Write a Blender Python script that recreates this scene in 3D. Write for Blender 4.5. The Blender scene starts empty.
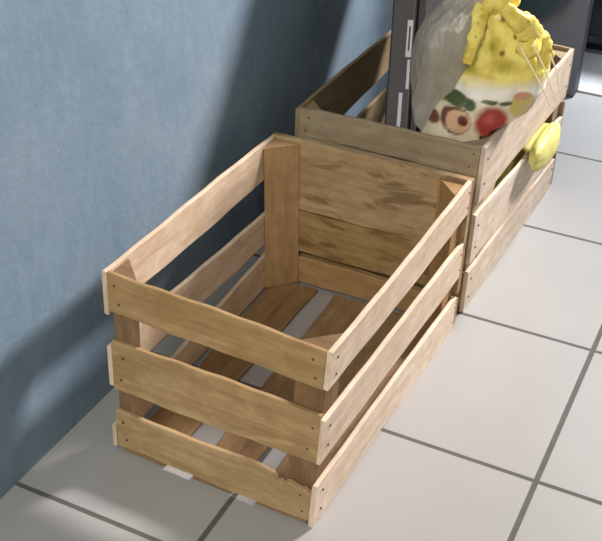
import bpy, bmesh, math, random
from mathutils import Vector, Matrix, noise

scene = bpy.context.scene
COL = scene.collection

# ------------------------------------------------------------------ camera
cam_data = bpy.data.cameras.new('camera')
cam = bpy.data.objects.new('camera', cam_data)
COL.objects.link(cam)
R_ = Vector((0.86861829, 0.49542221, 0.00768812))
U_ = Vector((-0.24785031, 0.42101292, 0.87253558))
D_ = Vector((-0.42903671, 0.75980586, -0.48849007))
m = Matrix((R_, U_, -D_)).transposed().to_4x4()
m.translation = Vector((0.7069, -1.0119, 1.0449))
cam.matrix_world = m
cam_data.sensor_fit = 'HORIZONTAL'
cam_data.sensor_width = 36.0
cam_data.lens = 1173.4 / 602 * 36.0
cam_data.shift_x = 0.1685
cam_data.shift_y = -0.0926
cam_data.clip_start = 0.02
scene.camera = cam

# ------------------------------------------------------------------ world, lights, exposure
world = bpy.data.worlds.new('world')
scene.world = world
world.use_nodes = True
bg = world.node_tree.nodes['Background']
bg.inputs['Color'].default_value = (1.0, 0.96, 0.90, 1)
bg.inputs['Strength'].default_value = 0.25


def aim(o, target):
    d = Vector(target) - o.location
    o.rotation_euler = d.to_track_quat('-Z', 'Y').to_euler()


lamp = bpy.data.objects.new('ceiling_spot_light', bpy.data.lights.new('ceiling_spot_light', 'SPOT'))
COL.objects.link(lamp)
lamp.location = (1.20, 2.62, 1.77)
lamp.data.energy = 730
lamp.data.color = (1.0, 0.91, 0.86)
lamp.data.shadow_soft_size = 0.21
lamp.data.spot_size = math.radians(41)
lamp.data.spot_blend = 1.0
aim(lamp, (-0.02, -0.02, 0.25))

fill = bpy.data.objects.new('room_light', bpy.data.lights.new('room_light', 'AREA'))
COL.objects.link(fill)
fill.location = (0.35, -2.6, 2.2)
fill.data.shape = 'DISK'
fill.data.size = 1.6
fill.data.energy = 78
fill.data.color = (1.0, 0.96, 0.82)
aim(fill, (0.2, 0.2, 0.1))

far = bpy.data.objects.new('next_room_light', bpy.data.lights.new('next_room_light', 'AREA'))
COL.objects.link(far)
far.location = (0.75, 2.3, 1.9)
far.data.shape = 'DISK'
far.data.size = 0.4
far.data.energy = 45
far.data.color = (0.9, 0.95, 1.0)
far.rotation_euler = (0, 0, 0)
far.data.spread = math.radians(100)

vs = scene.view_settings
vs.view_transform = 'Standard'
vs.look = 'None'
vs.gamma = 1.0
vs.exposure = 0.0
vs.use_curve_mapping = False


# ------------------------------------------------------------------ material helpers
class NT:
    def __init__(self, name):
        self.m = bpy.data.materials.new(name)
        self.m.use_nodes = True
        self.t = self.m.node_tree
        self.b = self.t.nodes['Principled BSDF']

    def n(self, kind, **kw):
        nd = self.t.nodes.new(kind)
        for k, v in kw.items():
            setattr(nd, k, v)
        return nd

    def l(self, a, b):
        self.t.links.new(a, b)

    def math(self, op, a, b=None, c=None, clamp=False):
        nd = self.n('ShaderNodeMath', operation=op, use_clamp=clamp)
        for i, v in enumerate((a, b, c)):
            if v is None:
                continue
            if isinstance(v, (int, float)):
                nd.inputs[i].default_value = v
            else:
                self.l(v, nd.inputs[i])
        return nd.outputs[0]

    def mix(self, fac, a, b, mode='MIX'):
        nd = self.n('ShaderNodeMix', data_type='RGBA', blend_type=mode)
        for s, v in ((nd.inputs[0], fac), (nd.inputs[6], a), (nd.inputs[7], b)):
            if isinstance(v, (int, float)):
                s.default_value = v
            elif isinstance(v, tuple):
                s.default_value = (*v, 1) if len(v) == 3 else v
            else:
                self.l(v, s)
        return nd.outputs[2]

    def ramp(self, fac, stops):
        nd = self.n('ShaderNodeValToRGB')
        e = nd.color_ramp.elements
        while len(e) < len(stops):
            e.new(0.5)
        for el, (p, c) in zip(e, stops):
            el.position = p
            el.color = (*c, 1) if isinstance(c, tuple) else (c, c, c, 1)
        self.l(fac, nd.inputs[0])
        return nd.outputs[0]

    def noise(self, vec, scale, detail=4, rough=0.55, dist=0.0):
        nd = self.n('ShaderNodeTexNoise')
        nd.inputs['Scale'].default_value = scale
        nd.inputs['Detail'].default_value = detail
        nd.inputs['Roughness'].default_value = rough
        nd.inputs['Distortion'].default_value = dist
        if vec is not None:
            self.l(vec, nd.inputs['Vector'])
        return nd.outputs[0]

    def mapping(self, vec, scale=(1, 1, 1), loc=(0, 0, 0)):
        nd = self.n('ShaderNodeMapping')
        nd.inputs['Scale'].default_value = scale
        nd.inputs['Location'].default_value = loc
        self.l(vec, nd.inputs['Vector'])
        return nd.outputs[0]

    def bump(self, h, strength, dist):
        nd = self.n('ShaderNodeBump')
        nd.inputs['Strength'].default_value = strength
        nd.inputs['Distance'].default_value = dist
        self.l(h, nd.inputs['Height'])
        self.l(nd.outputs[0], self.b.inputs['Normal'])


def plain(name, color, rough=0.5, **kw):
    k = NT(name)
    tc = k.n('ShaderNodeTexCoord')
    f = k.noise(tc.outputs['Object'], 30, 3)
    c = k.mix(f, tuple(x * 0.88 for x in color), tuple(min(1, x * 1.08) for x in color))
    k.l(c, k.b.inputs['Base Color'])
    k.b.inputs['Roughness'].default_value = rough
    for a, v in kw.items():
        k.b.inputs[a.replace('_', ' ')].default_value = v
    return k.m


def wood(name, pale, mid, dark, stain, stain_amt, rough=0.72):
    k = NT(name)
    uv = k.n('ShaderNodeUVMap').outputs[0]
    oi = k.n('ShaderNodeObjectInfo').outputs['Random']
    comb = k.n('ShaderNodeCombineXYZ')
    k.l(k.math('MULTIPLY', oi, 37.0), comb.inputs[0])
    k.l(k.math('MULTIPLY', oi, 91.0), comb.inputs[1])
    add = k.n('ShaderNodeVectorMath', operation='ADD')
    k.l(uv, add.inputs[0])
    k.l(comb.outputs[0], add.inputs[1])
    v = add.outputs[0]
    g = k.noise(k.mapping(v, (5, 130, 1)), 1.0, 5, 0.6, 0.4)
    g2 = k.noise(k.mapping(v, (2.2, 26, 1)), 1.0, 4, 0.55, 1.2)
    broad = k.noise(k.mapping(v, (7, 12, 1)), 1.0, 3)
    c = k.mix(k.ramp(g2, [(0.32, 0.0), (0.68, 1.0)]), mid, pale)
    c = k.mix(k.math('MULTIPLY', k.ramp(g, [(0.36, 1.0), (0.6, 0.0)]), 0.35), c, dark)
    c = k.mix(k.math('MULTIPLY', k.ramp(broad, [(0.5, 0.0), (0.7, 1.0)]), 0.45), c, mid)
    s = k.noise(k.mapping(v, (12, 34, 1), (5, 3, 0)), 1.0, 3, 0.6, 0.5)
    sf = k.math('MULTIPLY', k.ramp(s, [(0.52, 0.0), (0.62, 1.0)]), stain_amt)
    c = k.mix(sf, c, stain)
    bl = k.noise(k.mapping(v, (28, 45, 1), (1, 9, 0)), 1.0, 4, 0.65)
    c = k.mix(k.math('MULTIPLY', k.ramp(bl, [(0.42, 1.0), (0.6, 0.0)]), 0.32), c, dark)
    hsv = k.n('ShaderNodeHueSaturation')
    k.l(c, hsv.inputs['Color'])
    k.l(k.math('MULTIPLY_ADD', oi, 0.22, 0.88), hsv.inputs['Value'])
    k.l(k.math('MULTIPLY_ADD', oi, -0.2, 1.08), hsv.inputs['Saturation'])
    k.l(hsv.outputs[0], k.b.inputs['Base Color'])
    k.b.inputs['Roughness'].default_value = rough
    k.b.inputs['Specular IOR Level'].default_value = 0.25
    k.bump(g, 0.35, 0.0006)
    return k.m


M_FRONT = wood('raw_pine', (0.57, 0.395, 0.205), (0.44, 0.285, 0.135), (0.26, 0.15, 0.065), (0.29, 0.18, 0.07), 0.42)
M_SIDE_LIT = wood('raw_pine_lit', (0.84, 0.70, 0.55), (0.74, 0.58, 0.44), (0.48, 0.34, 0.22), (0.38, 0.24, 0.13), 0.2)  # same pine as the front; lamplight painted in as a paler, pinker tone
M_STAIN = wood('water_stained_pine', (0.46, 0.32, 0.16), (0.36, 0.235, 0.10), (0.21, 0.12, 0.05), (0.17, 0.105, 0.04), 0.85)
M_POST = wood('reddish_pine', (0.50, 0.33, 0.165), (0.41, 0.25, 0.115), (0.24, 0.13, 0.05), (0.28, 0.15, 0.06), 0.2)
M_POST_SHADE = wood('shaded_post_pine', (0.30, 0.175, 0.085), (0.22, 0.125, 0.055), (0.12, 0.06, 0.025), (0.13, 0.07, 0.03), 0.3)  # post wood with the shade of the front corners painted into its colour
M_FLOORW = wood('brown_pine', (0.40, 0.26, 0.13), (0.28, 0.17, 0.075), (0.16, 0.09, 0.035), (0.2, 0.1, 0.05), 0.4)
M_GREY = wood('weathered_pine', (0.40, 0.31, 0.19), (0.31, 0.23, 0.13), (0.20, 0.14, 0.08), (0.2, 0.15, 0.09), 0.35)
M_GREY_LIT = wood('weathered_pine_lit', (0.76, 0.66, 0.56), (0.68, 0.57, 0.46), (0.38, 0.28, 0.19), (0.40, 0.30, 0.22), 0.2)  # lamp-lit copy of the weathered pine, light painted in as a paler tone
M_NAIL = plain('nail_steel', (0.16, 0.10, 0.06), 0.5, Metallic=0.4)


# wall paint
def wall_mat():
    k = NT('blue_wall_paint')
    tc = k.n('ShaderNodeTexCoord').outputs['Object']
    a = k.noise(tc, 5, 5, 0.6, 0.6)
    b = k.noise(k.mapping(tc, (1, 1, 0.5)), 26, 5, 0.65)
    c = k.mix(k.ramp(a, [(0.35, 0.0), (0.68, 1.0)]), (0.185, 0.275, 0.375), (0.245, 0.330, 0.425))
    c = k.mix(k.math('MULTIPLY', k.ramp(b, [(0.5, 0.0), (0.72, 1.0)]), 0.4), c, (0.29, 0.385, 0.49))
    spk = k.noise(tc, 60, 2)
    c = k.mix(k.math('MULTIPLY', k.ramp(spk, [(0.72, 0.0), (0.78, 1.0)]), 0.35), c, (0.42, 0.5, 0.56))
    k.l(c, k.b.inputs['Base Color'])
    k.b.inputs['Roughness'].default_value = 0.6
    k.b.inputs['Specular IOR Level'].default_value = 0.3
    k.bump(k.noise(tc, 45, 5, 0.65), 0.35, 0.004)
    return k.m


# floor tiles: square white ceramic, grey grout, laid almost parallel to the wall
def floor_mat():
    k = NT('white_floor_tile')
    geo = k.n('ShaderNodeNewGeometry').outputs['Position']
    sub = k.n('ShaderNodeVectorMath', operation='SUBTRACT')
    k.l(geo, sub.inputs[0])
    sub.inputs[1].default_value = (0.5181, 0.2184, 0)
    rot = k.n('ShaderNodeVectorRotate', rotation_type='Z_AXIS')
    k.l(sub.outputs[0], rot.inputs['Vector'])
    rot.inputs['Angle'].default_value = -0.0177
    sep = k.n('ShaderNodeSeparateXYZ')
    k.l(rot.outputs[0], sep.inputs[0])
    S = 0.3309
    ds, ids = [], []
    wob = k.math('MULTIPLY', k.math('SUBTRACT', k.noise(geo, 60, 2), 0.5), 0.0008)
    for ax in (0, 1):
        u = k.math('DIVIDE', sep.outputs[ax], S)
        fr = k.math('FRACT', k.math('ADD', u, 0.5))
        d = k.math('MULTIPLY', k.math('ABSOLUTE', k.math('SUBTRACT', fr, 0.5)), S)
        ds.append(k.math('ADD', d, wob))
        ids.append(k.math('FLOOR', u))
    d = k.math('MINIMUM', ds[0], ds[1])
    grout = k.ramp(k.math('MULTIPLY', d, 100.0), [(0.30, 1.0), (0.42, 0.0)])
    cell = k.n('ShaderNodeCombineXYZ')
    k.l(ids[0], cell.inputs[0])
    k.l(ids[1], cell.inputs[1])
    wn = k.n('ShaderNodeTexWhiteNoise')
    k.l(cell.outputs[0], wn.inputs['Vector'])
    n1 = k.noise(geo, 9, 4)
    tile = k.mix(n1, (0.35, 0.348, 0.352), (0.40, 0.395, 0.40))
    tile = k.mix(k.math('MULTIPLY', wn.outputs[0], 0.12), tile, (0.33, 0.33, 0.33))
    sp = k.noise(geo, 240, 1)
    tile = k.mix(k.math('MULTIPLY', k.ramp(sp, [(0.76, 0.0), (0.8, 1.0)]), 0.4), tile, (0.4, 0.38, 0.35))
    gcol = k.mix(k.noise(geo, 40, 3), (0.085, 0.08, 0.075), (0.14, 0.135, 0.13))
    k.l(k.mix(grout, tile, gcol), k.b.inputs['Base Color'])
    k.l(k.math('MULTIPLY_ADD', grout, 0.5, 0.36), k.b.inputs['Roughness'])
    k.b.inputs['Specular IOR Level'].default_value = 0.35
    h = k.math('SUBTRACT', k.math('MULTIPLY', k.noise(geo, 25, 2), 0.06), grout)
    k.bump(h, 0.6, 0.0015)
    return k.m


# ------------------------------------------------------------------ object helpers
def link_mesh(name, verts, faces, mat, parent=None, loc=(0, 0, 0), smooth=False, uvs=None):
    me = bpy.data.meshes.new(name)
    loc = Vector(loc)
    me.from_pydata([tuple(Vector(v) - loc) for v in verts], [], faces)
    if uvs:
        ul = me.uv_layers.new(name='UVMap')
        for i, uv in enumerate(uvs):
            ul.data[i].uv = uv
    bm = bmesh.new()
    bm.from_mesh(me)
    bmesh.ops.recalc_face_normals(bm, faces=bm.faces)
    bm.to_mesh(me)
    bm.free()
    me.materials.append(mat)
    if smooth:
        for p in me.polygons:
            p.use_smooth = True
    o = bpy.data.objects.new(name, me)
    COL.objects.link(o)
    if parent:
        o.parent = parent
    else:
        o.location = loc
    return o


def thing(name, label, cat, loc, group=None):
    o = bpy.data.objects.new(name, None)
    COL.objects.link(o)
    o.location = loc
    o['label'] = label
    o['category'] = cat
    if group:
        o['group'] = group
    return o


def box_geo(x0, x1, y0, y1, z0, z1):
    v = [(x, y, z) for z in (z0, z1) for y in (y0, y1) for x in (x0, x1)]
    f = [(0, 2, 3, 1), (4, 5, 7, 6), (0, 1, 5, 4), (2, 6, 7, 3), (0, 4, 6, 2), (1, 3, 7, 5)]
    return v, f


def structure(name, geo, mat):
    o = link_mesh(name, geo[0], geo[1], mat)
    o['kind'] = 'structure'
    return o


# ------------------------------------------------------------------ setting
WALL = wall_mat()
structure('floor', box_geo(-0.2, 3.2, -2.6, 5.2, -0.05, 0.0), floor_mat())
# the wall runs a hair out of square with the crates
wx = lambda y: -0.0637 - 0.0069 * y
v, f = box_geo(0, 1, 0, 1, 0, 2.5)
v = [((-0.2 if x == 0 else wx(-2.6 if y == 0 else 5.2)), (-2.6 if y == 0 else 5.2), z) for x, y, z in v]
structure('wall_left', (v, f), WALL)
M_DOOR = plain('grey_blue_door_paint', (0.16, 0.170, 0.21), 0.55)
M_DOOR_EDGE = plain('dark_door_edge', (0.030, 0.032, 0.040), 0.5)
door = structure('door_1', box_geo(-0.072, 0.243, 1.50, 1.540, 0.004, 2.1), M_DOOR)
door.data.materials.append(M_DOOR_EDGE)
for p_ in door.data.polygons:
    if p_.normal.x > 0.9:
        p_.material_index = 1


structure('trim_1', box_geo(0.19, 1.30, 1.542, 1.788, 0.0002, 0.0035), plain('white_threshold_stone', (0.80, 0.80, 0.82), 0.3))


# ------------------------------------------------------------------ wooden crates
def board(name, a_lo, a_hi, b_lo, b_hi, th, mat, warp, org, parent, seed, edge=None, seg=28, cham=0.0014, rag=0.0011):
    """A sawn board from end A to end B; lo/hi are its two long edges on the outer face, th its thickness."""
    rnd = random.Random(seed)
    a_lo, a_hi, b_lo, b_hi, th = map(Vector, (a_lo, a_hi, b_lo, b_hi, th))
    L = (b_lo - a_lo).length
    ph = [rnd.uniform(0, 6.28) for _ in range(6)]
    o1, o2 = rnd.uniform(0, 5), rnd.uniform(0, 5)
    T = th.length
    rings = []
    for i in range(seg + 1):
        t = i / seg
        lo = a_lo.lerp(b_lo, t)
        hi = a_hi.lerp(b_hi, t)
        hd = (hi - lo).normalized()
        lo = lo + hd * (rag * (math.sin(t * 7 + ph[0]) + 0.5 * math.sin(t * 23 + ph[1])))
        hi = hi + hd * (rag * (math.sin(t * 6 + ph[2]) + 0.5 * math.sin(t * 27 + ph[3])))
        if edge:
            hi = hi + hd * edge(t)
        bow = th.normalized() * (rag * 0.6 * math.sin(t * 3.1 + ph[4]))
        H = (hi - lo).length
        c = min(cham, T * 0.3)
        prof = [(c, 0), (H * 0.33, 0), (H * 0.66, 0), (H - c, 0), (H, c), (H, T - c), (H - c, T), (c, T), (0, T - c), (0, c)]
        tn = th.normalized()
        rings.append([lo + bow + hd * p + tn * q for p, q in prof])
    n = len(rings[0])
    hh = (a_hi - a_lo).length
    vv = [0, hh * .33, hh * .66, hh, hh + .001, hh + T, hh + T + .001, 2 * hh + T, 2 * hh + T + .001, 2 * hh + 2 * T, 2 * hh + 2 * T + .001]
    verts = [warp(p) for r in rings for p in r]
    faces, uvs = [], []
    for i in range(seg):
        for j in range(n):
            k = (j + 1) % n
            faces.append((i * n + j, i * n + k, (i + 1) * n + k, (i + 1) * n + j))
            u0, u1 = L * i / seg + o1, L * (i + 1) / seg + o1
            uvs += [(u0, vv[j] + o2), (u0, vv[j + 1] + o2), (u1, vv[j + 1] + o2), (u1, vv[j] + o2)]
    for i, ii in ((0, 0), (seg, 1)):
        faces.append(tuple(i * n + j for j in range(n)))
        uvs += [(o1 + 3 + ii, o2 + vv[j] * 0.3) for j in range(n)]
    me_uv = uvs
    return link_mesh(name, [tuple(Vector(q) - Vector(org)) for q in verts], faces, mat, parent, uvs=me_uv)


def nail(p, n, org, warp, parent):
    """A small round nail head standing 0.6 mm proud of the board at p, facing n."""
    n = Vector(n)
    p = Vector(p)
    a = n.cross(Vector((0, 0, 1))).normalized()
    b = n.cross(a)
    verts, faces = [], []
    K = 10
    for rr, h in ((0.0017, -0.001), (0.0017, 0.0003), (0.0010, 0.0006)):
        for i in range(K):
            t = 2 * math.pi * i / K
            verts.append(tuple(warp(p + a * rr * math.cos(t) + b * rr * math.sin(t) + n * h) - Vector(org)))
    for r in range(2):
        for i in range(K):
            faces.append((r * K + i, r * K + (i + 1) % K, (r + 1) * K + (i + 1) % K, (r + 1) * K + i))
    faces.append(tuple(range(2 * K, 3 * K)))
    faces.append(tuple(range(K)))
    return link_mesh('nail', verts, faces, M_NAIL, parent)


def make_warp(W, L, H, c):
    """Trilinear map of the ideal W x L x H box on the crate's eight real, slightly racked corners."""
    def w(p):
        a, b, g = p[0] / W, p[1] / L, p[2] / H
        out = Vector((0, 0, 0))
        for i in (0, 1):
            for j in (0, 1):
                for k in (0, 1):
                    wt = (a if i else 1 - a) * (b if j else 1 - b) * (g if k else 1 - g)
                    out += Vector(c[(i, j, k)]) * wt
        return out
    return w


def crate(label, W, L, H, corners, front, back, right, left, slats, mats, seed, org, front_edge=None, post_top=0.006, TB=0.008):
    root = thing('wooden_crate', label, 'crate', org, 'slatted wooden crates standing along the wall')
    w = make_warp(W, L, H, corners)
    T = 0.008
    s = seed
    for i, (x0, x1, l0, l1, r0, r1) in enumerate(front):
        s += 1
        o = board('front_board', (x0, 0, l0), (x0, 0, l1), (x1, 0, r0), (x1, 0, r1), (0, T, 0), mats['front'], w, org, root, s,
                  edge=(front_edge if i == len(front) - 1 else None), seg=60)
        for (xx, z0, z1) in ((x0 + 0.014, l0, l1), (x1 - 0.012, r0, r1)):
            for fz in (0.27, 0.72):
                nail((xx + 0.003 * math.sin(s * 3 + fz * 9), -0.0006, z0 + (z1 - z0) * fz), (0, -1, 0), org, w, o)
    for i, (z0, z1) in enumerate(back):
        s += 1
        o = board('back_board', (0.0, L, z0), (0.0, L, z1), (W, L, z0), (W, L, z1), (0, -TB, 0), mats['back'][i], w, org, root, s)
        for xx in (0.012, W - 0.012):
            for fz in (0.27, 0.72):
                nail((xx, L + 0.0006, z0 + (z1 - z0) * fz), (0, 1, 0), org, w, o)
    for (f0, f1, b0, b1) in right:
        s += 1
        o = board('side_board', (W, 0.0, f0), (W, 0.0, f1), (W, L - TB - 0.0004, b0), (W, L - TB - 0.0004, b1), (-T * 0.85, 0, 0), mats['right'], w, org, root, s)
        for yy, z0, z1 in ((0.018, f0, f1), (L - 0.02, b0, b1)):
            for fz in (0.27, 0.72):
                nail((W + 0.0006, yy, z0 + (z1 - z0) * fz), (1, 0, 0), org, w, o)
    for (f0, f1, b0, b1) in left:
        s += 1
        board('side_board', (-0.0, 0.0, f0), (-0.0, 0.0, f1), (-0.0, L - TB - 0.0004, b0), (-0.0, L - TB - 0.0004, b1), (T * 0.85, 0, 0), mats['left'], w, org, root, s)
    for (x0, x1, x2, x3) in slats:
        s += 1
        board('bottom_slat', (x0, 0.002, 0.0005), (x1, 0.002, 0.0005), (x2, L - 0.02, 0.0005), (x3, L - 0.02, 0.0005), (0, 0, 0.0055), mats['slat'], w, org, root, s)
    a, b, g = 0.040, 0.044, 0.0006
    xl, xr, yf, yb = T * 0.85 + g, W - T * 0.85 - g, T + g, L - TB - g
    for (cx, cy, sx, sy) in ((xl, yf, 1, 1), (xr, yf, -1, 1), (xl, yb, 1, -1), (xr, yb, -1, -1)):
        s += 1
        tri = [(cx, cy), (cx + sx * a, cy), (cx, cy + sy * b)]
        verts, faces, uvs = [], [], []
        NZ = 10
        z0, z1 = 0.0066, H - post_top
        # triangular fillet with softened tips
        pts = []
        for i in range(3):
            p0 = Vector(tri[i - 1]); p1 = Vector(tri[i]); p2 = Vector(tri[(i + 1) % 3])
            pts.append(p1 + (p0 - p1).normalized() * 0.0012)
            pts.append(p1 + (p2 - p1).normalized() * 0.0012)
        per = [0]
        for i in range(6):
            per.append(per[-1] + (pts[(i + 1) % 6] - pts[i]).length)
        for k in range(NZ + 1):
            z = z0 + (z1 - z0) * k / NZ
            for p in pts:
                verts.append(tuple(w((p.x, p.y, z)) - Vector(org)))
        for k in range(NZ):
            for i in range(6):
                j = (i + 1) % 6
                faces.append((k * 6 + i, k * 6 + j, (k + 1) * 6 + j, (k + 1) * 6 + i))
                u0, u1 = z0 + (z1 - z0) * k / NZ, z0 + (z1 - z0) * (k + 1) / NZ
                uvs += [(u0 + s, per[i]), (u0 + s, per[i + 1]), (u1 + s, per[i + 1]), (u1 + s, per[i])]
        for k in (0, NZ):
            faces.append(tuple(k * 6 + i for i in range(6)))
            uvs += [(p.x * 0.5, p.y + s) for p in pts]
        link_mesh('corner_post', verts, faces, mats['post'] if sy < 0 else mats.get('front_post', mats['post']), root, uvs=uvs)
    return root


def chip(t):
    # splintered notch in the right end of the lowest front board
    x = 0.29 * t
    if x < 0.238:
        return 0.004 * math.exp(-((x - 0.20) / 0.03) ** 2)
    if x < 0.252:
        return -0.0075 + 0.002 * math.sin(x * 900)
    if x < 0.268:
        return -0.0015 + 0.0015 * math.sin(x * 700)
    return -0.004 + 0.002 * math.sin(x * 500)


c1 = {(0, 0, 0): (0.0085, -0.003, 0), (1, 0, 0): (0.3030, -0.0040, 0), (0, 1, 0): (0.0, 0.505, 0), (1, 1, 0): (0.3085, 0.510, 0),
      (0, 0, 1): (-0.0050, 0.002, 0.275), (1, 0, 1): (0.3100, -0.002, 0.266), (0, 1, 1): (-0.0055, 0.4885, 0.268), (1, 1, 1): (0.3129, 0.4935, 0.268)}
crate('empty pine slatted crate at the front with open slatted sides, nearest the camera', 0.31, 0.5, 0.27, c1,
      front=[(0.0075, 0.3025, 0.214, 0.270, 0.213, 0.268), (0.0075, 0.3045, 0.096, 0.1715, 0.101, 0.176), (0.0075, 0.3025, 0.0065, 0.065, 0.0065, 0.060)],
      back=[(0.145, 0.270), (0.066, 0.1435), (0.0065, 0.055)],
      right=[(0.215, 0.2695, 0.212, 0.270), (0.104, 0.171, 0.100, 0.163), (0.0, 0.069, 0.0, 0.064)],
      left=[(0.208, 0.271, 0.206, 0.270), (0.102, 0.162, 0.088, 0.144), (0.0065, 0.040, 0.0065, 0.073)],
      slats=[(0.018, 0.083, 0.009, 0.083), (0.127, 0.188, 0.114, 0.190), (0.226, 0.298, 0.194, 0.298)],
      mats=dict(front=M_FRONT, back=[M_STAIN, M_STAIN, M_POST], right=M_SIDE_LIT, left=M_SIDE_LIT, slat=M_FLOORW, post=M_POST, front_post=M_POST_SHADE),
      TB=0.014, seed=11, org=(0.155, 0.25, 0.0), front_edge=chip)

c2 = {(0, 0, 0): (0.0, 0.553, 0), (1, 0, 0): (0.3085, 0.549, 0), (0, 1, 0): (0.0, 1.045, 0), (1, 1, 0): (0.3140, 1.052, 0),
      (0, 0, 1): (-0.004, 0.554, 0.284), (1, 0, 1): (0.3065, 0.556, 0.288), (0, 1, 1): (-0.003, 1.035, 0.285), (1, 1, 1): (0.3157, 1.0413, 0.285)}
crate('weathered slatted crate behind the empty one, with the fruit-print bag in it', 0.31, 0.49, 0.285, c2,
      front=[(0.0075, 0.3025, 0.236, 0.285, 0.236, 0.285), (0.0075, 0.3025, 0.140, 0.2352, 0.140, 0.2352), (0.0075, 0.3025, 0.0065, 0.07, 0.0065, 0.07)],
      back=[(0.205, 0.285), (0.105, 0.180), (0.0065, 0.075)],
      right=[(0.194, 0.285, 0.192, 0.285), (0.086, 0.172, 0.078, 0.152), (0.0, 0.074, 0.0, 0.066)],
      left=[(0.192, 0.285, 0.212, 0.285), (0.08, 0.150, 0.10, 0.178), (0.0065, 0.07, 0.0065, 0.07)],
      slats=[(0.018, 0.095, 0.018, 0.095), (0.125, 0.190, 0.125, 0.190), (0.222, 0.298, 0.222, 0.298)],
      mats=dict(front=M_GREY, back=[M_GREY] * 3, right=M_GREY_LIT, left=M_GREY, slat=M_GREY, post=M_GREY),
      seed=77, org=(0.155, 0.80, 0.0))


# ------------------------------------------------------------------ dark flat case leaning in the second crate
M_CASE = plain('case_dark_plastic', (0.050, 0.041, 0.042), 0.5)
M_CASE_EDGE = plain('case_black_rubber', (0.022, 0.018, 0.019), 0.5)
M_LABEL = plain('case_white_print', (0.62, 0.62, 0.64), 0.25)


def add_case():
    # up axis leans back (y) and to the wall (-x); depth axis runs away from the viewer
    P = Vector((0.1285, 0.602, 0.262))                   # a point of the front-left edge
    up = Vector((-0.195, 0.48, 1.0)).normalized()
    dep = Vector((0.0, 1.0, -0.48)).normalized()
    side = dep.cross(up).normalized()                   # towards +x
    if side.x < 0:
        side = -side
    th, wd, lo, hi = 0.053, 0.35, -0.052, 0.70
    root_loc = P + up * lo + side * th / 2 + dep * wd
    root = thing('flat_case', 'tall flat dark case with white markings on its narrow edge, leaning in the rear crate', 'case', tuple(root_loc))
    org = root_loc

    def slab(name, s0, s1, d0, d1, u0, u1, r, mat, par, curve=0.0):
        verts, faces = [], []
        prof = []
        for (cs, cd, a0) in ((s0 + r, d0 + r, 180), (s1 - r, d0 + r, 270), (s1 - r, d1 - r, 0), (s0 + r, d1 - r, 90)):
            for k in range(5):
                a = math.radians(a0 + 22.5 * k)
                prof.append((cs + r * math.cos(a), cd + r * math.sin(a)))
        n = len(prof)
        NU = 24
        for i in range(NU + 1):
            t = i / NU
            u = u0 + (u1 - u0) * t
            e = min(t, 1 - t)
            k = 1.0 if e > 0 else 0.93
            off = curve * math.sin((u - lo) / (hi - lo) * math.pi)
            for (s_, d_) in prof:
                sc = (s0 + s1) / 2 + (s_ - (s0 + s1) / 2) * k
                verts.append(tuple(P + side * (sc + off) + dep * d_ + up * u - org))
        for i in range(NU):
            for j in range(n):
                j2 = (j + 1) % n
                faces.append((i * n + j, i * n + j2, (i + 1) * n + j2, (i + 1) * n + j))
        faces.append(tuple(range(n)))
        faces.append(tuple(NU * n + j for j in range(n)))
        return link_mesh(name, verts, faces, mat, par, smooth=False)
    slab('shell', 0.0, 0.040, 0, wd, lo, hi, 0.004, M_CASE, root)
    slab('lid', 0.0405, th, 0.003, wd - 0.002, lo, hi, 0.003, M_CASE_EDGE, root)
    # white marks printed on the narrow edge, in relief by 0.4 mm
    for u0, u1, s0, s1 in ((-0.004, 0.054, 0.021, 0.027), (0.060, 0.106, 0.031, 0.036), (0.110, 0.168, 0.027, 0.036)):
        pr = slab('printed_mark', s0, s1, -0.0006, 0.002, u0, u1, 0.0005, M_LABEL, root)
    slab('mark_inset', 0.0300, 0.0330, -0.0009, 0.001, 0.120, 0.158, 0.0004, M_CASE, pr)


add_case()


# ------------------------------------------------------------------ bag with the printed fruit
def srgb(r, g, b):
    return tuple(((x / 255) / 12.92 if x / 255 <= 0.04045 else ((x / 255 + 0.055) / 1.055) ** 2.4) for x in (r, g, b))


RS = Vector((0.8686, 0.4954, 0)).normalized()
NS = Vector((-0.4954, 0.8686, 0)).normalized()


def case_right(z, y):
    fy = 0.602 + 0.48 * (z - 0.262)
    if y < fy - 0.012:
        return -1.0
    return 0.181 - 0.195 * (z - 0.262) + 0.012


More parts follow.
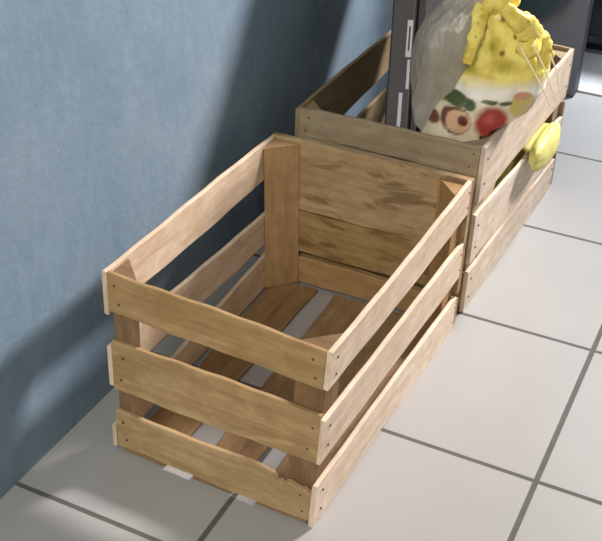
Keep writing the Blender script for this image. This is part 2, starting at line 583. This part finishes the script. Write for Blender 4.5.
def loft(name, rows, origin, mat, parent, org, folds, clampf=None, nth=160, nz=90, seed=1.0, color=None, amp=0.05, close_top=True):
    """rows: (z, s_left, s_right, depth_centre, depth_radius)"""
    verts, faces, cols = [], [], []
    O = Vector(origin)
    for i in range(nz + 1):
        t = i / nz * (len(rows) - 1)
        k = min(int(t), len(rows) - 2)
        f = t - k
        f = f * f * (3 - 2 * f) * 0.4 + f * 0.6
        z, a, b, dc, dr = (rows[k][q] * (1 - f) + rows[k + 1][q] * f for q in range(5))
        for j in range(nth):
            th = 2 * math.pi * j / nth
            c, s = math.cos(th), math.sin(th)
            c2 = math.copysign(abs(c) ** 0.9, c)
            s2 = math.copysign(abs(s) ** 0.9, s)
            fold = folds(z, th) if folds else 0
            nn = noise.noise(Vector((c * 2.2 + seed, s * 2.2, z * 22))) * amp
            nn += noise.noise(Vector((c * 5 + seed, s * 5 + 4, z * 45))) * amp * 0.5
            rr = 1 + fold + nn
            sc = (a + b) / 2 + (b - a) / 2 * c2 * rr
            dd = dc + dr * s2 * rr
            p = O + RS * sc + NS * dd
            p.z = z + 0.004 * noise.noise(Vector((c * 3, s * 3, z * 30 + seed)))
            p.z = max(p.z, 0.0075)
            if clampf:
                p = clampf(p)
            verts.append(tuple(p - Vector(org)))
            if color:
                d = p - O
                cols.append(color(d.dot(RS), p.z, d.dot(NS)))
    for i in range(nz):
        for j in range(nth):
            k = (j + 1) % nth
            faces.append((i * nth + j, i * nth + k, (i + 1) * nth + k, (i + 1) * nth + j))
    faces.append(tuple(range(nth)))
    if close_top:
        faces.append(tuple(nz * nth + j for j in range(nth)))
    o = link_mesh(name, verts, faces, mat, parent, smooth=True)
    if color:
        ca = o.data.color_attributes.new('print', 'FLOAT_COLOR', 'POINT')
        for i, c in enumerate(cols):
            ca.data[i].color = (*c, 1)
    return o


def inside_crate(p):
    p = p.copy()
    if p.z < 0.292:
        p.x = min(p.x, 0.2955)
        # keep clear of the two right-hand corner posts
    else:
        p.x = min(p.x, 0.2955 + (p.z - 0.292) * 2.2)
    p.y = max(p.y, 0.5665)
    if p.z < 0.285:
        lim = 0.275 + 0.044 - (p.y - 0.5625)     # diagonal face of the front post
        if p.x > lim and p.y < 0.62:
            p.x = max(lim, 0.2)
    p.x = max(p.x, case_right(p.z, p.y))
    return p


def printed():
    k = NT('printed_bag_plastic')
    a = k.n('ShaderNodeAttribute')
    a.attribute_name = 'print'
    tc = k.n('ShaderNodeTexCoord').outputs['Object']
    k.l(a.outputs['Color'], k.b.inputs['Base Color'])
    k.b.inputs['Roughness'].default_value = 0.34
    k.b.inputs['Specular IOR Level'].default_value = 0.5
    k.b.inputs['Subsurface Weight'].default_value = 0.15
    k.b.inputs['Subsurface Radius'].default_value = (0.02, 0.02, 0.01)
    k.b.inputs['Subsurface Scale'].default_value = 0.3
    k.bump(k.noise(k.mapping(tc, (1, 1, 0.4)), 60, 4, 0.6, 1.0), 0.5, 0.004)
    return k.m


M_PRINT = printed()
YEL = srgb(246, 230, 126)
YEL2 = srgb(218, 192, 84)
CREAM = srgb(222, 208, 178)
WHITE = srgb(244, 238, 228)


def mixc(a, b, t):
    t = max(0.0, min(1.0, t))
    return tuple(x * (1 - t) + y * t for x, y in zip(a, b))


def bag_color(s, z, d):
    n = noise.noise(Vector((s * 40, z * 40, d * 25)))
    n2 = noise.noise(Vector((s * 110, z * 110, d * 60)))
    c = mixc(YEL, YEL2, 0.4 + n * 1.3 + n2 * 0.5)
    for hs, hz, rs, rz in ((-0.026, 0.381, 0.018, 0.012), (0.03, 0.392, 0.022, 0.014), (0.004, 0.42, 0.012, 0.016)):
        r = math.hypot((s - hs) / rs, (z - hz) / rz) + n2 * 0.3
        if r < 1:
            c = mixc(c, srgb(176, 162, 52), (1 - r) * 1.1)
    for hs, hz in ((-0.007, 0.447), (-0.024, 0.421), (0.039, 0.434), (0.057, 0.429), (0.018, 0.458), (-0.028, 0.385), (0.02, 0.41)):
        r = math.hypot(s - hs, z - hz) / 0.006
        if r < 1:
            c = mixc(c, srgb(130, 104, 30), (1 - r) * 1.6)
    if z < 0.374 + 0.008 * n:                       # lower, pale printed band
        t = (0.374 + 0.008 * n - z) / 0.022
        c = mixc(c, mixc(WHITE, CREAM, (0.345 - z) / 0.02), t)
    # fruit motifs of the print
    for (cs, cz, rs, rz, col, edge) in (
            (0.060, 0.330, 0.024, 0.022, srgb(206, 186, 108), 0.15),
            (0.056, 0.346, 0.016, 0.008, srgb(204, 150, 118), 0.3),
            (-0.072, 0.301, 0.015, 0.012, srgb(112, 72, 52), 0.2),
            (-0.058, 0.330, 0.013, 0.008, srgb(150, 122, 62), 0.3),
            (-0.038, 0.334, 0.018, 0.012, srgb(74, 88, 46), 0.2),
            (-0.020, 0.330, 0.010, 0.010, srgb(70, 92, 60), 0.2),
            (-0.037, 0.303, 0.022, 0.022, srgb(110, 66, 46), 0.1),
            (-0.034, 0.302, 0.0185, 0.0185, srgb(214, 172, 138), 0.12),
            (-0.028, 0.305, 0.008, 0.009, srgb(96, 44, 30), 0.2),
            (0.014, 0.305, 0.029, 0.031, srgb(160, 56, 46), 0.3),
            (0.010, 0.312, 0.013, 0.013, srgb(190, 92, 76), 0.8),
            (0.008, 0.338, 0.014, 0.004, srgb(84, 96, 46), 0.2),
            (0.032, 0.336, 0.012, 0.004, srgb(80, 92, 44), 0.2),
            (-0.012, 0.345, 0.010, 0.008, srgb(250, 246, 238), 0.4)):
        r = math.sqrt(((s - cs) / rs) ** 2 + ((z - cz) / rz) ** 2) + n2 * 0.07
        if r < 1:
            c = mixc(c, col, (1 - r) / edge)
    return c


BAG_ORG = (0.235, 0.66, 0.0075)
bag = thing('plastic_bag', 'plump yellow and clear plastic bag with printed fruit, in the rear crate', 'bag', BAG_ORG)
BO = (0.25, 0.66, 0)


def body_folds(z, th):
    g = max(0.0, (z - 0.36) / 0.12)
    return g * (0.08 * math.sin(7 * th + 9 * z) + 0.05 * math.sin(13 * th + 2)) + 0.015 * math.sin(5 * th + z * 30)


rows = [(0.008, -0.030, 0.020, 0.015, 0.030), (0.03, -0.055, 0.040, 0.010, 0.055), (0.12, -0.070, 0.050, 0.005, 0.065), (0.20, -0.080, 0.058, 0.0, 0.070),
        (0.256, -0.087, 0.066, 0.0, 0.072), (0.304, -0.070, 0.080, 0.0, 0.070), (0.345, -0.048, 0.104, 0.0, 0.066), (0.377, -0.040, 0.106, 0.0, 0.062),
        (0.399, -0.036, 0.098, 0.0, 0.058), (0.43, -0.030, 0.074, 0.0, 0.048), (0.458, -0.024, 0.046, 0.0, 0.038), (0.478, -0.014, 0.026, 0.0, 0.024), (0.486, -0.004, 0.012, 0.0, 0.008)]
loft('printed_body', rows, BO, M_PRINT, bag, BAG_ORG, body_folds, inside_crate, nth=260, nz=220, seed=2.3, color=bag_color, amp=0.045)


def film():
    k = NT('clear_bag_film')
    tc = k.n('ShaderNodeTexCoord').outputs['Object']
    n = k.noise(k.mapping(tc, (1, 1, 0.25)), 50, 4, 0.6, 1.5)
    k.l(k.mix(n, (0.34, 0.31, 0.26), (0.46, 0.43, 0.37)), k.b.inputs['Base Color'])
    k.b.inputs['Roughness'].default_value = 0.22
    k.l(k.ramp(n, [(0.3, 0.72), (0.7, 0.92)]), k.b.inputs['Alpha'])
    k.bump(n, 0.5, 0.006)
    return k.m


rows = [(0.009, -0.040, 0.000, 0.030, 0.022), (0.10, -0.090, 0.000, 0.030, 0.040), (0.256, -0.114, 0.000, 0.018, 0.050), (0.312, -0.102, 0.000, 0.022, 0.046), (0.362, -0.098, 0.005, 0.018, 0.050),
        (0.41, -0.094, 0.015, 0.012, 0.054), (0.437, -0.085, 0.018, 0.012, 0.048), (0.462, -0.062, 0.016, 0.01, 0.038), (0.478, -0.034, 0.012, 0.01, 0.024), (0.484, -0.015, 0.004, 0.01, 0.008)]
loft('clear_film', rows, BO, film(), bag, BAG_ORG, lambda z, th: 0.03 * math.sin(6 * th + z * 8), inside_crate, nth=120, nz=80, seed=6.1, amp=0.04)

def yellow_plastic():
    k = NT('yellow_plastic')
    tc = k.n('ShaderNodeTexCoord').outputs['Object']
    n = k.noise(tc, 55, 4, 0.6)
    c = k.mix(k.ramp(n, [(0.35, 0.0), (0.65, 1.0)]), YEL2, YEL)
    c = k.mix(k.ramp(k.noise(tc, 120, 2), [(0.66, 0.0), (0.74, 0.7)]), c, srgb(140, 112, 34))
    k.l(c, k.b.inputs['Base Color'])
    k.b.inputs['Roughness'].default_value = 0.5
    k.b.inputs['Specular IOR Level'].default_value = 0.35
    k.bump(k.noise(tc, 70, 3, 0.5, 0.5), 0.4, 0.003)
    return k.m


M_YEL = yellow_plastic()


def tube(name, pts, rad, mat, parent, org, nr=20, sub=10, flat=1.0, lump=0.1):
    P = [Vector(p) for p in pts]
    path = []
    for i in range(len(P) - 1):
        p0, p1, p2, p3 = P[max(i - 1, 0)], P[i], P[i + 1], P[min(i + 2, len(P) - 1)]
        for k in range(sub):
            t = k / sub
            path.append(0.5 * ((2 * p1) + (p2 - p0) * t + (2 * p0 - 5 * p1 + 4 * p2 - p3) * t * t + (3 * p1 - p0 - 3 * p2 + p3) * t ** 3))
    path.append(P[-1])
    verts, faces = [], []
    N = len(path)
    for i, p in enumerate(path):
        d = (path[min(i + 1, N - 1)] - path[max(i - 1, 0)]).normalized()
        a = d.cross(NS).normalized()
        b = d.cross(a).normalized()
        t = i / (N - 1)
        r = rad(t) if callable(rad) else rad
        for j in range(nr):
            th = 2 * math.pi * j / nr
            rr = r * (1 + lump * noise.noise(Vector((p.x * 60, p.y * 60 + p.z * 60, 3 * math.cos(th)))) + lump * noise.noise(Vector((p.x * 140, p.z * 140, 3 * math.sin(th)))))
            verts.append(tuple(p + a * rr * math.cos(th) + b * rr * flat * math.sin(th) - Vector(org)))
    for i in range(N - 1):
        for j in range(nr):
            k = (j + 1) % nr
            faces.append((i * nr + j, i * nr + k, (i + 1) * nr + k, (i + 1) * nr + j))
    faces.append(tuple(range(nr)))
    faces.append(tuple((N - 1) * nr + j for j in range(nr)))
    return link_mesh(name, verts, faces, mat, parent, smooth=True)


def at(s, z, d=0.0):
    p = Vector(BO) + RS * s + NS * d
    p.z = z
    return tuple(p)


# gathered yellow handles knotted over the top of the bag
hr = lambda t: 0.013 * (0.55 + 0.9 * math.sin(math.pi * min(max(t, 0.04), 0.96)))
tube('handle', [at(0.010, 0.480, -0.03), at(0.035, 0.462, -0.05), at(0.048, 0.452, -0.045), at(0.060, 0.430, -0.035), at(0.060, 0.418, -0.050), at(0.040, 0.420, -0.052)], hr, M_YEL, bag, BAG_ORG, lump=0.32, flat=0.75)
tube('handle', [at(0.062, 0.440, -0.02), at(0.072, 0.426, -0.02), at(0.082, 0.408, -0.025), at(0.086, 0.388, -0.03), at(0.076, 0.378, -0.04)], hr, M_YEL, bag, BAG_ORG, lump=0.32, flat=0.75)
tube('handle', [at(-0.012, 0.476, -0.025), at(-0.018, 0.455, -0.042), at(-0.024, 0.425, -0.052), at(-0.030, 0.395, -0.055)], lambda t: 0.012 * (1 - 0.3 * t), M_YEL, bag, BAG_ORG, lump=0.4, flat=0.5)
tube('handle', [at(-0.010, 0.470, -0.03), at(0.005, 0.482, -0.03), at(0.022, 0.486, -0.02), at(0.040, 0.472, -0.015)], hr, M_YEL, bag, BAG_ORG, lump=0.32, flat=0.75)
M_STRING = plain('pale_string', srgb(240, 230, 190), 0.4)
tube('drawstring', [at(0.034, 0.436, -0.068), at(0.056, 0.402, -0.074), at(0.078, 0.368, -0.078), at(0.096, 0.338, -0.076)], 0.0012, M_STRING, bag, BAG_ORG, nr=8)
tube('drawstring', [at(0.060, 0.428, -0.060), at(0.080, 0.395, -0.066), at(0.096, 0.362, -0.070), at(0.106, 0.340, -0.068)], 0.0011, M_STRING, bag, BAG_ORG, nr=8)
tube('drawstring', [at(0.094, 0.405, -0.040), at(0.106, 0.380, -0.050), at(0.113, 0.352, -0.052)], 0.0011, M_STRING, bag, BAG_ORG, nr=8)


# ------------------------------------------------------------------ second, crumpled yellow bag poking out between the side boards
def poking_bag():
    org = (0.26, 0.92, 0.0075)
    root = None
    # profile along +x: centre y, centre z, half-width y, half-height z
    st = [(0.205, 0.90, 0.050, 0.010, 0.012), (0.215, 0.90, 0.060, 0.045, 0.045), (0.245, 0.90, 0.085, 0.055, 0.075), (0.275, 0.89, 0.115, 0.055, 0.065),
          (0.290, 0.885, 0.160, 0.055, 0.026), (0.298, 0.88, 0.1735, 0.060, 0.011), (0.3135, 0.88, 0.1725, 0.064, 0.011), (0.320, 0.876, 0.168, 0.082, 0.022),
          (0.328, 0.872, 0.164, 0.086, 0.030), (0.335, 0.868, 0.162, 0.076, 0.028), (0.341, 0.868, 0.160, 0.050, 0.019), (0.344, 0.868, 0.159, 0.012, 0.006)]
    verts, faces = [], []
    K, SUB = 48, 5
    rows = []
    for i in range(len(st) - 1):
        for k in range(SUB):
            t = k / SUB
            rows.append([a * (1 - t) + b * t for a, b in zip(st[i], st[i + 1])])
    rows.append(list(st[-1]))
    for (x, cy, cz, ry, rz) in rows:
        thin = 0.25 if 0.288 < x < 0.319 else 1.0
        for j in range(K):
            th = 2 * math.pi * j / K
            c, s = math.cos(th), math.sin(th)
            f = 1 + thin * (0.16 * noise.noise(Vector((c * 2, s * 2, x * 60))) + 0.10 * noise.noise(Vector((c * 6, s * 6, x * 120))))
            z = max(cz + rz * s * f, 0.0078)
            verts.append((x - org[0], cy + ry * c * f - org[1], z - org[2]))
    n = len(rows)
    for i in range(n - 1):
        for j in range(K):
            k = (j + 1) % K
            faces.append((i * K + j, i * K + k, (i + 1) * K + k, (i + 1) * K + j))
    faces.append(tuple(range(K)))
    faces.append(tuple((n - 1) * K + j for j in range(K)))
    o = link_mesh('plastic_bag', verts, faces, M_YEL2, None, smooth=True)
    o.location = org
    o['label'] = 'yellow bag corner poking out through the side gap of the rear crate'
    o['category'] = 'bag'


M_YEL2 = plain('lemon_plastic', srgb(206, 200, 116), 0.55)
poking_bag()


# ------------------------------------------------------------------ dark teal bag hanging on the back wall
def teal():
    y0 = 1.498
    org = (0.115, 1.42, 0.62)
    root = thing('cloth_bag', 'dark teal round-bottomed bag hanging on the wall behind the rear crate', 'bag', org)
    mt = plain('dark_teal_cloth', (0.020, 0.045, 0.050), 0.8)
    verts, faces = [], []
    K, N = 56, 44
    for i in range(N + 1):
        t = i / N
        z = 0.174 + 0.446 * t
        w = 0.092 * (math.sin(min(t * 4.8, 1) * math.pi / 2) ** 0.8) * (1 - 0.30 * max(0, t - 0.45)) + 0.001
        d = 0.060 * (math.sin(min(t * 2.4, 1) * math.pi / 2) ** 0.6) * (1 - 0.75 * max(0, t - 0.4)) + 0.001
        for j in range(K):
            th = 2 * math.pi * j / K
            f = 1 + 0.05 * math.sin(8 * th) * t + 0.04 * noise.noise(Vector((math.cos(th) * 2, math.sin(th) * 2, z * 12)))
            verts.append((0.120 + w * math.cos(th) * f - org[0], min(1.432 + d * math.sin(th) * f, y0) - org[1], z - org[2]))
    for i in range(N):
        for j in range(K):
            k = (j + 1) % K
            faces.append((i * K + j, i * K + k, (i + 1) * K + k, (i + 1) * K + j))
    faces.append(tuple(range(K)))
    faces.append(tuple(N * K + j for j in range(K)))
    link_mesh('pouch', verts, faces, mt, root, smooth=True)
    for s in (-1, 1):
        tube('strap', [(0.118 + s * 0.06, 1.43, 0.62), (0.118 + s * 0.055, 1.45, 0.72), (0.118 + s * 0.02, 1.476, 0.82), (0.118, 1.478, 0.842)], 0.006, mt, root, org)
    hook = thing('wall_hook', 'small steel hook on the back wall carrying the teal bag', 'hook', (0.118, 1.5, 0.83))
    ms = plain('hook_steel', (0.4, 0.4, 0.4), 0.3, Metallic=1.0)
    tube('prong', [(0.118, 1.496, 0.835), (0.118, 1.485, 0.826), (0.118, 1.474, 0.828), (0.118, 1.468, 0.846)], 0.003, ms, hook, (0.118, 1.5, 0.83))
    v, f = box_geo(0.108, 0.128, 1.4955, 1.4999, 0.81, 0.86)
    link_mesh('back_plate', [tuple(Vector(p) - Vector((0.118, 1.5, 0.83))) for p in v], f, ms, hook)


teal()


# ------------------------------------------------------------------ black furniture beyond the doorway
def stool():
    mb = plain('black_laminate', (0.010, 0.010, 0.013), 0.3)
    x0, x1, y0, y1 = 0.140, 0.60, 1.80, 2.20
    org = ((x0 + x1) / 2, (y0 + y1) / 2, 0.0)
    root = thing('low_cabinet', 'low black cabinet on short feet on the bright floor beyond the wall', 'cabinet', org)

    def bx(name, a, par=root, mat=mb, bev=0.004):
        v, f = box_geo(*a)
        o = link_mesh(name, [tuple(Vector(p) - Vector(org)) for p in v], f, mat, par)
        bm = bmesh.new(); bm.from_mesh(o.data)
        bmesh.ops.bevel(bm, geom=bm.edges[:], offset=bev, segments=2, affect='EDGES')
        bm.to_mesh(o.data); bm.free()
        return o
    bx('body', (x0, x1, y0, y1, 0.042, 0.50))
    bx('top_panel', (x0 - 0.012, x1 + 0.012, y0 - 0.012, y1, 0.501, 0.52))
    for i in range(2):
        a = x0 + 0.01 + i * 0.22
        d = bx('door', (a, a + 0.212, y0 - 0.016, y0 - 0.001, 0.046, 0.49))
        bx('knob', (a + (0.185 if i == 0 else 0.012), a + (0.200 if i == 0 else 0.027), y0 - 0.032, y0 - 0.0165, 0.28, 0.295), d, plain('knob_metal', (0.5, 0.5, 0.5), 0.3, Metallic=1.0), 0.002)
    for sx in (x0 + 0.02, x1 - 0.05):
        for sy in (y0 + 0.02, y1 - 0.05):
            bx('leg', (sx, sx + 0.03, sy, sy + 0.03, 0.0, 0.0415), bev=0.002)
    bx('plinth_rail', (x0 + 0.052, x1 - 0.052, y0 + 0.024, y0 + 0.034, 0.0, 0.012), bev=0.002)


stool()
